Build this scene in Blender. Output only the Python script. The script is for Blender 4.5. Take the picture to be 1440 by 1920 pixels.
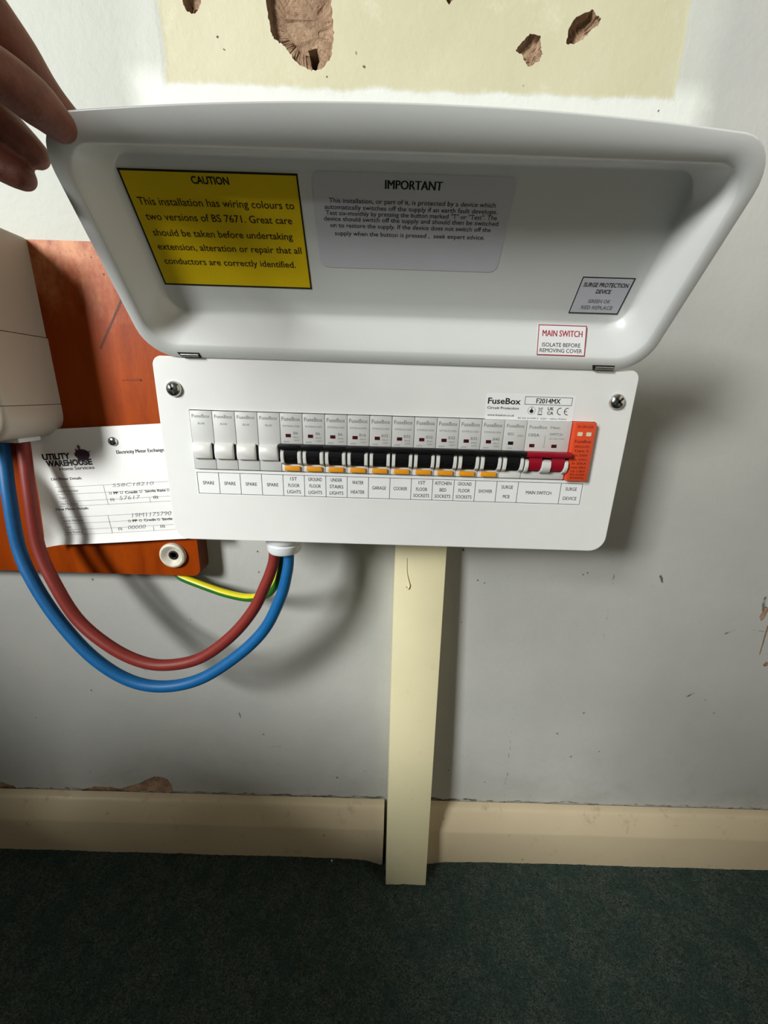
import bpy, bmesh, math, random
from mathutils import Vector, Matrix, noise
random.seed(7)
for _o in list(bpy.data.objects):
    bpy.data.objects.remove(_o)
S = bpy.context.scene
COL = S.collection
ZF = 645.0                      # height in mm of the build origin above the floor


def P(p):                       # millimetres (origin at the unit) -> metres (origin on the floor)
    return Vector((p[0] * .001, p[1] * .001, (p[2] + ZF) * .001))


# ---------------------------------------------------------------- camera
cam_d = bpy.data.cameras.new('camera')
cam = bpy.data.objects.new('camera', cam_d)
COL.objects.link(cam)
right = Vector((0.999541, 0.006522, 0.029585))
up = Vector((-0.030203, 0.290417, 0.956423))
fwd = Vector((0.002354, 0.956878, -0.290481))
m3 = Matrix((right, up, -fwd)).transposed()
cam.matrix_world = Matrix.Translation(P((-4.893, -420.762, 2.187))) @ m3.to_4x4()
cam_d.sensor_fit = 'HORIZONTAL'
cam_d.sensor_width = 36.0
cam_d.lens = 735.0 / 1440.0 * 36.0
cam_d.clip_start = .01
S.camera = cam

# ---------------------------------------------------------------- light and exposure
W_ = bpy.data.worlds.new('world')
S.world = W_
W_.use_nodes = True
W_.node_tree.nodes['Background'].inputs[0].default_value = (.96, 1.0, .97, 1)
W_.node_tree.nodes['Background'].inputs[1].default_value = .055


def area(name, loc, target, sx, sy, watts, col):
    d = bpy.data.lights.new(name, 'AREA')
    d.shape = 'RECTANGLE'
    d.size = sx
    d.size_y = sy
    d.energy = watts
    d.color = col
    o = bpy.data.objects.new(name, d)
    COL.objects.link(o)
    o.location = loc
    o.rotation_euler = (Vector(target) - Vector(loc)).to_track_quat('-Z', 'Y').to_euler()
    return o


area('window_daylight', (-2.62, -2.86, 2.18), (0, 0, .62), .76, 1.3, 284, (.985, 1.0, .985))
S.view_settings.view_transform = 'Standard'
S.view_settings.look = 'None'
S.view_settings.exposure = 0.0
S.view_settings.gamma = 1.0
S.view_settings.use_curve_mapping = False


# ---------------------------------------------------------------- materials
def lin(c):
    out = []
    for v in c[:3]:
        v /= 255.0
        out.append(v / 12.92 if v <= .04045 else ((v + .055) / 1.055) ** 2.4)
    return (*out, 1.0)


class NT:
    def __init__(s, name, world=False):
        s.m = bpy.data.materials.new(name)
        s.m.use_nodes = True
        s.t = s.m.node_tree
        s.b = s.t.nodes['Principled BSDF']
        s._c = None
        if world:
            s._c = s.n('ShaderNodeNewGeometry').outputs['Position']

    def n(s, typ, ins=None, **kw):
        nd = s.t.nodes.new(typ)
        for k, v in kw.items():
            setattr(nd, k, v)
        for k, v in (ins or {}).items():
            if isinstance(v, bpy.types.NodeSocket):
                s.t.links.new(v, nd.inputs[k])
            else:
                nd.inputs[k].default_value = v
        return nd

    def coord(s):
        if s._c is None:
            s._c = s.n('ShaderNodeTexCoord').outputs['Object']
        return s._c

    def math(s, op, a, b=0.0, clamp=False):
        return s.n('ShaderNodeMath', {0: a, 1: b}, operation=op, use_clamp=clamp).outputs[0]

    def vm(s, op, a, b=(0, 0, 0), out=0):
        return s.n('ShaderNodeVectorMath', {0: a, 1: b}, operation=op).outputs[out]

    def noise(s, scale, detail=3, rough=.55, vec=None, col=False, dist=0.0):
        nd = s.n('ShaderNodeTexNoise', {'Vector': vec or s.coord(), 'Scale': scale, 'Detail': detail, 'Roughness': rough, 'Distortion': dist})
        return nd.outputs['Color' if col else 0]

    def ramp(s, f, a, b):       # linear step a..b -> 0..1
        return s.n('ShaderNodeMapRange', {'Value': f, 'From Min': a, 'From Max': b}, clamp=True).outputs[0]

    def mix(s, f, a, b, mode='MIX'):
        nd = s.n('ShaderNodeMix', data_type='RGBA', blend_type=mode)
        for sock, v in ((nd.inputs[0], f), (nd.inputs[6], a), (nd.inputs[7], b)):
            if isinstance(v, bpy.types.NodeSocket):
                s.t.links.new(v, sock)
            else:
                sock.default_value = v
        return nd.outputs[2]

    def set(s, k, v):
        if isinstance(v, bpy.types.NodeSocket):
            s.t.links.new(v, s.b.inputs[k])
        else:
            s.b.inputs[k].default_value = v

    def bump(s, h, strength=.3, dist=.001):
        nd = s.n('ShaderNodeBump', {'Height': h, 'Strength': strength, 'Distance': dist})
        s.t.links.new(nd.outputs[0], s.b.inputs['Normal'])

    def seg(s, v, a, b):        # distance to the segment a-b
        a, b = Vector(a), Vector(b)
        d = b - a
        pa = s.vm('SUBTRACT', v, a)
        t = s.math('MULTIPLY', s.vm('DOT_PRODUCT', pa, d, 1), 1.0 / d.length_squared, True)
        sc = s.n('ShaderNodeVectorMath', {0: d, 3: t}, operation='SCALE').outputs[0]
        return s.vm('LENGTH', s.vm('SUBTRACT', pa, sc), out=1)


def plain(name, rgb, rough=.45, metal=0.0, var=.06, scale=60, bump=0.0, bscale=400, spec=.5):
    t = NT(name)
    c = lin(rgb)
    f = t.noise(scale, 3)
    dark = tuple(x * (1 - var * 1.6) for x in c[:3]) + (1,)
    lite = tuple(min(1, x * (1 + var)) for x in c[:3]) + (1,)
    t.set('Base Color', t.mix(t.ramp(f, .3, .7), dark, lite))
    t.set('Roughness', rough)
    t.set('Metallic', metal)
    t.set('Specular IOR Level', spec)
    if bump:
        t.bump(t.noise(bscale, 2), bump, .0006)
    return t.m


M = {}
M['enamel'] = plain('white powder coat', (232, 233, 229), .38, var=.015, scale=30, bump=.04, bscale=900)
M['lid'] = plain('white lid enamel', (228, 230, 227), .27, var=.012, scale=20, bump=.03, bscale=700)
M['plastic_white'] = plain('white moulded plastic', (226, 226, 221), .42, var=.02)
M['plastic_grey'] = plain('pale grey breaker plastic', (206, 207, 203), .45, var=.02)
M['plastic_black'] = plain('black plastic', (14, 14, 15), .38, var=.1)
M['dark_gap'] = plain('painted gap shade', (22, 22, 22), .7, var=.1)
M['red_plastic'] = plain('crimson plastic', (158, 14, 38), .36, var=.05)
M['indicator'] = plain('dark red indicator', (70, 10, 16), .3, var=.1)
M['indicator_black'] = plain('black indicator', (20, 18, 18), .3, var=.1)
M['orange_button'] = plain('amber plastic', (240, 158, 18), .4, var=.05)
M['orange_body'] = plain('orange red plastic', (222, 74, 34), .42, var=.03)
M['orange_print'] = plain('dark print on orange', (112, 24, 12), .6, var=.1)
M['cream_window'] = plain('cream status window', (226, 214, 180), .3, var=.03)
M['ink'] = plain('black ink', (16, 16, 18), .6, var=.1)
M['ink_grey'] = plain('grey ink', (128, 130, 130), .6, var=.05)
M['ink_soft'] = plain('soft grey ink', (140, 141, 141), .6, var=.05)
M['ink_blue'] = plain('pen ink', (120, 122, 132), .6, var=.1)
M['ink_red'] = plain('red ink', (176, 16, 44), .5, var=.05)
M['ink_caution'] = plain('brown black ink', (58, 30, 8), .6, var=.05)
M['label'] = plain('white label vinyl', (240, 241, 240), .4, var=.01)
M['label_grey'] = plain('pale lilac grey label vinyl', (214, 214, 222), .36, var=.01)
M['yellow'] = plain('yellow label vinyl', (236, 202, 12), .42, var=.02)
M['chrome'] = plain('zinc plated steel', (196, 196, 192), .24, 1.0, var=.1, scale=300)
M['steel_dark'] = plain('shaded steel slot', (46, 46, 46), .5, .6, var=.2)
M['meter'] = plain('meter case plastic', (172, 162, 148), .42, var=.02, scale=15)
M['nylon'] = plain('white nylon', (222, 225, 226), .35, var=.02)
M['washer'] = plain('aged cream nylon', (206, 200, 182), .5, var=.1, scale=150)
M['red_cable'] = plain('brown red cable sheath', (124, 42, 34), .5, var=.05, scale=120, spec=.3)
M['blue_cable'] = plain('blue cable sheath', (16, 92, 148), .48, var=.05, scale=120, spec=.3)
M['earth_green'] = plain('green sheath', (40, 106, 30), .42, var=.06)
M['earth_yellow'] = plain('yellow sheath stripe', (214, 202, 20), .42, var=.06)
M['purple'] = plain('purple print', (66, 34, 54), .6, var=.1)
M['white_crumb'] = plain('white crumb', (235, 235, 230), .6, var=.05)
M['sleeve'] = plain('dark sleeve cloth', (32, 32, 38), .9, var=.2, scale=300)


def wood():
    t = NT('varnished orange board', True)
    st = t.n('ShaderNodeMapping', {'Vector': t.coord(), 'Scale': (1, 1, .22)}).outputs[0]
    g = t.noise(60, 5, .6, st)
    blot = t.noise(9, 3)
    c = t.mix(t.ramp(g, .3, .7), lin((126, 46, 1)), lin((158, 66, 4)))
    c = t.mix(t.ramp(blot, .42, .62), c, lin((144, 54, 2)))
    spk = t.noise(420, 3)
    # wear and glossy sheen painted in as paler varnish towards the top
    sep = t.n('ShaderNodeSeparateXYZ', {0: t.coord()})
    wn = t.noise(55, 4, .65, t.n('ShaderNodeMapping', {'Vector': t.coord(), 'Scale': (1, 1, .6)}).outputs[0])
    h = t.math('ADD', sep.outputs[2], t.math('MULTIPLY', t.math('SUBTRACT', wn, .5), .09))
    wear_sheen = t.ramp(h, .702, .785)
    c = t.mix(t.math('MULTIPLY', wear_sheen, t.ramp(wn, .25, .6)), c, lin((204, 140, 96)))
    c = t.mix(t.math('MULTIPLY', wear_sheen, t.ramp(spk, .62, .7)), c, lin((128, 62, 30)))
    a, b = P((-250, -22, 77)), P((-277, -22, 35))
    d = t.math('ADD', t.seg(t.coord(), a, b), t.math('MULTIPLY', t.math('SUBTRACT', spk, .5), .0014))
    c = t.mix(t.ramp(d, .0016, .0006), c, lin((84, 36, 16)))
    a, b = P((-261, -22, 6.5)), P((-243, -22, 7))
    d = t.math('ADD', t.seg(t.coord(), a, b), t.math('MULTIPLY', t.math('SUBTRACT', spk, .5), .003))
    c = t.mix(t.math('MULTIPLY', t.ramp(d, .0012, .0002), .8), c, lin((110, 40, 10)))
    for q, r in (((-263, -22, 97), 1.3), ((-250.5, -22, 77), 1.6), ((-243, -22, 7), 1.4), ((-272, -22, 110), .9)):
        dd = t.vm('DISTANCE', t.coord(), P(q), 1)
        c = t.mix(t.ramp(dd, r * .001, r * .0005), c, lin((70, 28, 12)))
    t.set('Base Color', c)
    t.set('Roughness', .42)
    t.set('Specular IOR Level', .14)
    t.bump(t.math('ADD', g, t.math('MULTIPLY', wn, .6)), .25, .0012)
    return t.m


M['wood'] = wood()
M['wood_edge'] = plain('raw dark board edge', (98, 46, 16), .8, var=.3, scale=250, bump=.6, bscale=500)


def cream_paint(name, rgb, dirt):
    t = NT(name, True)
    c = t.mix(t.ramp(t.noise(7, 3), .35, .65), lin(rgb), tuple(x * .93 for x in lin(rgb)[:3]) + (1,))
    sc = t.noise(38, 5, .7)
    c = t.mix(t.math('MULTIPLY', t.ramp(sc, .60, .78), dirt), c, lin((138, 112, 88)))
    v = t.n('ShaderNodeTexVoronoi', {'Vector': t.coord(), 'Scale': 42})
    sep = t.n('ShaderNodeSeparateColor', {0: v.outputs['Color']})
    spot = t.math('MULTIPLY', t.ramp(v.outputs['Distance'], .10, .04), t.math('GREATER_THAN', sep.outputs[0], .80))
    c = t.mix(t.math('MULTIPLY', spot, dirt), c, lin((116, 96, 70)))
    t.set('Base Color', c)
    t.set('Roughness', .5)
    t.bump(t.noise(160, 4), .12, .0012)
    return t.m


M['trunk'] = cream_paint('cream gloss boxing', (232, 223, 182), .12)
M['skirt'] = cream_paint('yellowed skirting paint', (206, 190, 158), .7)


def wall_mat():
    t = NT('white emulsion wall', True)
    co = t.coord()
    sep = t.n('ShaderNodeSeparateXYZ', {0: co})
    x, z = sep.outputs[0], sep.outputs[2]
    n5 = t.noise(5, 4, .6)
    base_tone = t.mix(t.ramp(n5, .32, .68), lin((184, 184, 178)), lin((172, 173, 168)))
    new = t.mix(t.ramp(n5, .32, .68), lin((182, 185, 174)), lin((173, 176, 167)))
    # the upper left part gets a second, nearly equal tone
    ed = t.math('MULTIPLY', t.math('SUBTRACT', t.noise(11, 4), .5), .03)
    upper_left = t.math('MULTIPLY', t.ramp(t.math('ADD', x, ed), .262, .236), t.ramp(t.math('ADD', z, ed), .575, .60))
    c = t.mix(upper_left, base_tone, new)
    c = t.mix(t.math('MULTIPLY', t.ramp(t.noise(13, 4, .65),   .56, .8), .22), c, lin((178, 176, 168)))
    # fine brushed grain
    grain = t.noise(300, 3, .6, t.n('ShaderNodeMapping', {'Vector': co, 'Scale': (1, 1, .35)}).outputs[0])
    c = t.mix(t.math('MULTIPLY', t.ramp(grain, .5, .75), .10), c, lin((160, 160, 156)))
    wob = t.math('MULTIPLY', t.math('SUBTRACT', t.noise(26, 5, .7), .5), .016)
    # bare cream rectangle where an older board was fixed
    sd = t.math('MAXIMUM', t.math('SUBTRACT', -.198, x), t.math('SUBTRACT', x, .231))
    sd = t.math('MAXIMUM', sd, t.math('SUBTRACT', (ZF + 247) * .001, z))
    sd = t.math('ADD', sd, t.math('MULTIPLY', wob, .8))
    white = t.ramp(t.math('ABSOLUTE', t.math('ADD', t.math('ADD', sd, t.math('MULTIPLY', wob, .8)), -.010)), .028, .006)
    wk = t.math('MULTIPLY_ADD', t.ramp(z, (ZF + 262) * .001, (ZF + 246) * .001), .65)
    wk.node.inputs[2].default_value = .25
    c = t.mix(t.math('MULTIPLY', white, wk), c, lin((220, 222, 215)))
    cream = t.mix(t.ramp(t.noise(9, 4, .6), .35, .7), lin((199, 194, 165)), lin((190, 186, 155)))
    cream = t.mix(t.math('MULTIPLY', t.ramp(t.noise(30, 4, .7), .58, .75), .35), cream, lin((226, 224, 204)))
    c = t.mix(t.ramp(sd, .0012, -.0022), c, cream)
    # chips and scuffs
    v = t.n('ShaderNodeTexVoronoi', {'Vector': co, 'Scale': 26})
    sc = t.n('ShaderNodeSeparateColor', {0: v.outputs['Color']})
    sp = t.math('MULTIPLY', t.ramp(v.outputs['Distance'], .055, .03), t.math('GREATER_THAN', sc.outputs[0], .80))
    low = t.ramp(z, .62, .48)
    c = t.mix(t.math('MULTIPLY', t.math('MULTIPLY', sp, low), .75), c, lin((108, 104, 94)))
    sm = t.noise(16, 5, .7, dist=.6)
    edge = t.math('MULTIPLY', t.ramp(z, .22, .10), t.ramp(sm, .50, .72))
    c = t.mix(t.math('MULTIPLY', edge, .3), c, lin((140, 136, 122)))
    nz = t.noise(180, 3)
    jit = t.vm('SUBTRACT', t.noise(45, 3, col=True), (.5, .5, .5))
    jv = t.vm('ADD', co, t.n('ShaderNodeVectorMath', {0: jit, 3: .012}, operation='SCALE').outputs[0])
    lines = [((182.9, -563), (177.3, -455), .00055, .7), ((177.3, -455), (174.2, -345), .0005, .6),
             ((260, -166), (269.9, -206), .0007, .6), ((269.9, -206), (272, -283), .0005, .4),
             ((222, -290), (238, -262), .0005, .35), ((300, -215), (322, -205), .0006, .3),
             ((454, -217), (456, -235), .0013, .8), ((452, -263), (471, -265), .0006, .5),
             ((420, -268), (430, -264), .001, .8), ((397, -364), (405, -359), .0011, 1),
             ((323, -194), (327, -200), .0009, .9), ((-188, -413), (-187, -419), .0009, .9),
             ((-414, -500), (-406, -524), .0008, .5), ((-150, -470), (-130, -462), .0009, .35),
             ((-320, -330), (-300, -352), .0012, .25),
             ((-700, -555.6), (-180, -555.6), .0017, .75), ((-180, -555.6), (8, -555.4), .0022, .85), ((72, -555), (140, -555.4), .0028, .9), ((140, -555.6), (700, -555.6), .0014, .7)]  # long lines: shade and dirt of the skirting gap, painted dark
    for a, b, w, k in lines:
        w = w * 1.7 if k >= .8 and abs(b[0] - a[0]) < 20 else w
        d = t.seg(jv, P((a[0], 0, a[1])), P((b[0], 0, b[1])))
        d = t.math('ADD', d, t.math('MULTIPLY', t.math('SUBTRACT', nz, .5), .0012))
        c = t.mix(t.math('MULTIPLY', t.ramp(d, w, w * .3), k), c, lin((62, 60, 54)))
    dots = [(424, -369, 1.6), (88.5, -167.5, 1.8), (233, -196, 1.2), (239, -193, 1.4), (-139, -251, 1.2), (-237, -270, 1.0),
            (95, -262, 1.6), (110, -205, 1.3), (118, -209, 1.3), (440, -386, 1.3), (96, -500, 1.6), (-60, -520, 2.0), (-20, -505, 1.4),
            (-152, 279, 1.3), (-148, 271, 1.2), (-140, 275, 1.2), (-39, 270, 1.4), (-33, 263, 1.4), (-62, 254, 1.4), (103, 253, 1.6),
            (220, 239, 1.2), (-150, -204, 1.5), (-148, -180, 1.2), (150, -520, 1.5), (240, -430, 1.6), (300, -460, 1.4), (-380, -380, 1.4)]
    for a, b, r in dots:
        d = t.vm('DISTANCE', jv, P((a, 0, b)), 1)
        c = t.mix(t.ramp(d, r * .001, r * .0005), c, lin((70, 66, 56)))
    t.set('Base Color', c)
    t.set('Roughness', .55)
    t.set('Specular IOR Level', .3)
    hb = t.math('ADD', t.noise(120, 5, .65), t.math('MULTIPLY', t.noise(18, 3), 1.6))
    hb = t.math('ADD', hb, t.math('MULTIPLY', t.ramp(sd, .003, -.003), -1.2))
    t.bump(hb, .22, .0016)
    return t.m


M['wall'] = wall_mat()


def plaster():
    t = NT('crumbling brown plaster', True)
    c = t.mix(t.ramp(t.noise(70, 5, .7), .3, .7), lin((140, 108, 84)), lin((204, 172, 140)))
    c = t.mix(t.ramp(t.noise(260, 4, .7), .55, .75), c, lin((120, 88, 66)))
    t.set('Base Color', c)
    t.set('Roughness', .95)
    t.bump(t.noise(190, 6, .75), 1.0, .004)
    return t.m


M['plaster'] = plaster()


def carpet():
    t = NT('dark teal carpet', True)
    f = t.noise(620, 4, .75, dist=.4)
    g = t.noise(24, 5, .7)
    h = t.noise(150, 4, .7, dist=.8)
    c = t.mix(t.ramp(f, .34, .66), lin((32, 39, 36)), lin((124, 142, 132)))
    c = t.mix(t.math('MULTIPLY', t.ramp(h, .42, .68), .55), c, lin((34, 44, 42)))
    c = t.mix(t.math('MULTIPLY', t.ramp(g, .44, .60), .55), c, lin((56, 82, 79)))
    c = t.mix(t.math('MULTIPLY', t.ramp(t.noise(40, 4, .7), .55, .72), .35), c, lin((74, 70, 60)))
    fl = t.noise(330, 2, .5)
    c = t.mix(t.math('MULTIPLY', t.ramp(fl, .68, .76), .8), c, lin((132, 146, 134)))
    t.set('Base Color', c)
    t.set('Roughness', 1.0)
    t.set('Specular IOR Level', .1)
    t.bump(t.math('ADD', f, t.math('MULTIPLY', h, 1.6)), 1.0, .005)
    return t.m


M['carpet'] = carpet()


def skin():
    t = NT('skin')
    c = t.mix(t.ramp(t.noise(90, 4, .6), .3, .7), lin((108, 60, 46)), lin((140, 86, 68)))
    t.set('Base Color', c)
    t.set('Roughness', .55)
    t.b.inputs['Subsurface Weight'].default_value = .08
    t.b.inputs['Subsurface Radius'].default_value = (.006, .002, .001)
    cr = t.noise(220, 4, .7)
    t.bump(cr, .35, .0012)
    return t.m


M['skin'] = skin()


# ---------------------------------------------------------------- mesh builder
def cat(pts, n):                # Catmull-Rom through the points
    pts = [Vector(p) for p in pts]
    q = [pts[0] * 2 - pts[1]] + pts + [pts[-1] * 2 - pts[-2]]
    out = []
    for i in range(1, len(q) - 2):
        for k in range(n):
            t = k / n
            a, b, c, d = q[i - 1:i + 3]
            out.append(.5 * ((2 * b) + (c - a) * t + (2 * a - 5 * b + 4 * c - d) * t * t + (3 * b - a - 3 * c + d) * t ** 3))
    out.append(pts[-1])
    return out


def rrect(x0, x1, y0, y1, r, n=6):
    pts = []
    rs = r if isinstance(r, (tuple, list)) else (r,) * 4     # corners: bl, br, tr, tl
    for (cx, cy, a0, rr) in ((x0 + rs[0], y0 + rs[0], 180, rs[0]), (x1 - rs[1], y0 + rs[1], 270, rs[1]),
                             (x1 - rs[2], y1 - rs[2], 0, rs[2]), (x0 + rs[3], y1 - rs[3], 90, rs[3])):
        for k in range(n + 1):
            a = math.radians(a0 + 90 * k / n)
            pts.append((cx + rr * math.cos(a), cy + rr * math.sin(a)))
    return pts


_txt = bpy.data.curves.new('lettering_source', 'FONT')
_txo = bpy.data.objects.new('lettering_source', _txt)
COL.objects.link(_txo)
_tcache = {}


def glyphs(s, bold, shear):
    key = (s, bold, shear)
    if key not in _tcache:
        _txt.body = s
        _txt.size = 1.0
        _txt.resolution_u = 3
        _txt.offset = bold
        _txt.shear = shear
        dg = bpy.context.evaluated_depsgraph_get()
        _txo.update_tag()
        bpy.context.view_layer.update()
        ev = _txo.evaluated_get(dg)
        me = ev.to_mesh()
        vs = [(v.co.x, v.co.y) for v in me.vertices]
        fs = [tuple(p.vertices) for p in me.polygons]
        ev.to_mesh_clear()
        _tcache[key] = (vs, fs)
    return _tcache[key]


CAPH = None


class MB:
    def __init__(s):
        s.v = []
        s.f = []
        s.m = []
        s.mats = []

    def mi(s, key):
        if key not in s.mats:
            s.mats.append(key)
        return s.mats.index(key)

    def add(s, vs, fs, mat):
        b = len(s.v)
        s.v += [Vector(p) for p in vs]
        k = s.mi(mat)
        for f in fs:
            s.f.append([i + b for i in f])
            s.m.append(k)
        return s

    def box(s, x0, x1, y0, y1, z0, z1, mat, r=0.0, seg=2):
        bm = bmesh.new()
        bmesh.ops.create_cube(bm, size=1)
        for v in bm.verts:
            v.co = ((x0 + x1) / 2 + v.co.x * (x1 - x0), (y0 + y1) / 2 + v.co.y * (y1 - y0), (z0 + z1) / 2 + v.co.z * (z1 - z0))
        if r:
            bmesh.ops.bevel(bm, geom=bm.edges[:], offset=r, segments=seg, affect='EDGES', profile=.5)
        return s.bm(bm, mat)

    def bm(s, bm, mat):
        bm.verts.index_update()
        s.add([v.co.copy() for v in bm.verts], [[v.index for v in f.verts] for f in bm.faces], mat)
        bm.free()
        return s

    def loft(s, rings, mat, closed=True, cap0=False, cap1=False, flip=False):
        n = len(rings[0])
        vs = [p for r in rings for p in r]
        fs = []
        for i in range(len(rings) - 1):
            for j in range(n if closed else n - 1):
                k = (j + 1) % n
                f = (i * n + j, i * n + k, (i + 1) * n + k, (i + 1) * n + j)
                fs.append(f[::-1] if flip else f)
        if cap0:
            f = tuple(range(n))
            fs.append(f if flip else f[::-1])
        if cap1:
            f = tuple(range((len(rings) - 1) * n, len(rings) * n))
            fs.append(f[::-1] if flip else f)
        return s.add(vs, fs, mat)

    def tube(s, pts, r, mat, n=18, per=10, smooth=True, mat2=None, twist=0.0, span=5, phase=0):
        c = cat(pts, per) if smooth else [Vector(p) for p in pts]
        rings = []
        nrm = None
        for i, p in enumerate(c):
            t = (c[min(i + 1, len(c) - 1)] - c[max(i - 1, 0)]).normalized()
            if nrm is None:
                nrm = t.cross(Vector((0, 1, 0)) if abs(t.y) < .9 else Vector((1, 0, 0))).normalized()
            nrm = (nrm - t * nrm.dot(t)).normalized()
            bn = t.cross(nrm)
            rr = r(i / (len(c) - 1)) if callable(r) else r
            a0 = twist * i / (len(c) - 1)
            rings.append([p + (nrm * math.cos(a0 + 2 * math.pi * k / n) + bn * math.sin(a0 + 2 * math.pi * k / n)) * rr for k in range(n)])
        f0 = len(s.f)
        s.loft(rings, mat, cap0=True, cap1=True)
        if mat2:
            k2 = s.mi(mat2)
            for q in range(f0, len(s.f) - 2):
                if ((q - f0) + phase) % n < span:
                    s.m[q] = k2
        return s

    def flat(s, pts2, mp, h, mat):      # filled outline
        return s.add([mp(x, y, h) for x, y in pts2], [tuple(range(len(pts2)))], mat)

    def frame(s, outer, inner, mp, h, mat):
        n = len(outer)
        return s.add([mp(x, y, h) for x, y in outer] + [mp(x, y, h) for x, y in inner],
                     [(i, (i + 1) % n, n + (i + 1) % n, n + i) for i in range(n)], mat)

    def text(s, st, x, y, cap, mp, h, mat, w=None, align='C', bold=0.0, shear=0.0, wmax=None):
        global CAPH
        if CAPH is None:
            vs, _ = glyphs('H', 0.0, 0.0)
            CAPH = max(p[1] for p in vs)
        if bold > 0 and 'M' in st:      # the font's M closes up when offset: thicken it by doubling
            for k in (-1, 0, 1):
                s.text(st, x + k * bold * cap * 1.7, y, cap, mp, h + .004 * (k + 1), mat, w, align, 0.0, shear)
            return s
        vs, fs = glyphs(st, bold, shear)
        if not vs:
            return s
        sy = cap / CAPH
        x0, x1 = min(p[0] for p in vs), max(p[0] for p in vs)
        sx = w / (x1 - x0) if w else sy
        off = {'C': -(x0 + x1) / 2, 'L': -x0, 'R': -x1}[align]
        return s.add([mp(x + (px + off) * sx, y + py * sy, h) for px, py in vs], fs, mat)

    def slab(s, pts2, mp, h0, h1, mat):
        n = len(pts2)
        s.add([mp(x, y, h0) for x, y in pts2] + [mp(x, y, h1) for x, y in pts2],
              [(i, (i + 1) % n, n + (i + 1) % n, n + i) for i in range(n)] + [tuple(range(n, 2 * n)), tuple(range(n - 1, -1, -1))], mat)
        return s

    def mesh(s, name, org=(0, 0, 0), angle=38):
        o = Vector(org)
        me = bpy.data.meshes.new(name)
        me.from_pydata([(v - o) * .001 for v in s.v], [], s.f)
        for k in s.mats:
            me.materials.append(M[k])
        me.polygons.foreach_set('material_index', s.m)
        me.polygons.foreach_set('use_smooth', [True] * len(s.f))
        me.update()
        me.set_sharp_from_angle(angle=math.radians(angle))
        return me

    def build(s, name, parent=None, org=(0, 0, 0), angle=38):
        """parent given: org is the parent's origin; else the object sits at org itself."""
        return link(name, s.mesh(name, org, angle), parent, org)


def link(name, me, parent=None, org=(0, 0, 0)):
    ob = bpy.data.objects.new(name, me)
    COL.objects.link(ob)
    if parent:
        ob.parent = parent
    else:
        ob.location = P(org)
    return ob


def tag(o, label=None, cat_=None, group=None, kind=None):
    for k, v in (('label', label), ('category', cat_), ('group', group), ('kind', kind)):
        if v:
            o[k] = v
    return o


def thing(name, org, label, cat_, group=None):
    o = bpy.data.objects.new(name, None)
    o.empty_display_size = .02
    COL.objects.link(o)
    o.location = P(org)
    return tag(o, label, cat_, group)


# ================================================================= SETTING
# ---- wall with real cavities
def jag(pts, sub, amp, seed):
    rnd = random.Random(seed)
    out = []
    for i, a in enumerate(pts):
        b = pts[(i + 1) % len(pts)]
        for k in range(sub):
            t = k / sub
            out.append((a[0] + (b[0] - a[0]) * t + rnd.uniform(-amp, amp), a[1] + (b[1] - a[1]) * t + rnd.uniform(-amp, amp)))
    return out


def cutter(pts, depth, seed, sub=4, amp=.8, shrink=.82, y0=-6.0):
    rnd = random.Random(seed)
    o = jag(pts, sub, amp, seed)
    cx = sum(p[0] for p in o) / len(o)
    cz = sum(p[1] for p in o) / len(o)
    rings = []
    for y, sc in ((y0, 1.0), (depth * .25, .99), (depth * .7, (1 + shrink) / 2), (depth * .9, shrink), (depth, shrink * .55)):
        rings.append([(cx + (x - cx) * sc, y + (rnd.uniform(-.12, .12) * depth if y > 0 else 0), cz + (z - cz) * sc) for x, z in o])
    mb = MB()
    mb.loft(rings, 'plaster', cap0=True, cap1=True)
    me = mb.mesh('cavity')
    bm = bmesh.new()
    bm.from_mesh(me)
    bmesh.ops.triangulate(bm, faces=[f for f in bm.faces if len(f.verts) > 4])
    bmesh.ops.recalc_face_normals(bm, faces=bm.faces)
    bm.to_mesh(me)
    bm.free()
    ob = bpy.data.objects.new('cavity', me)
    COL.objects.link(ob)
    ob.location = P((0, 0, 0))
    return ob


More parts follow.
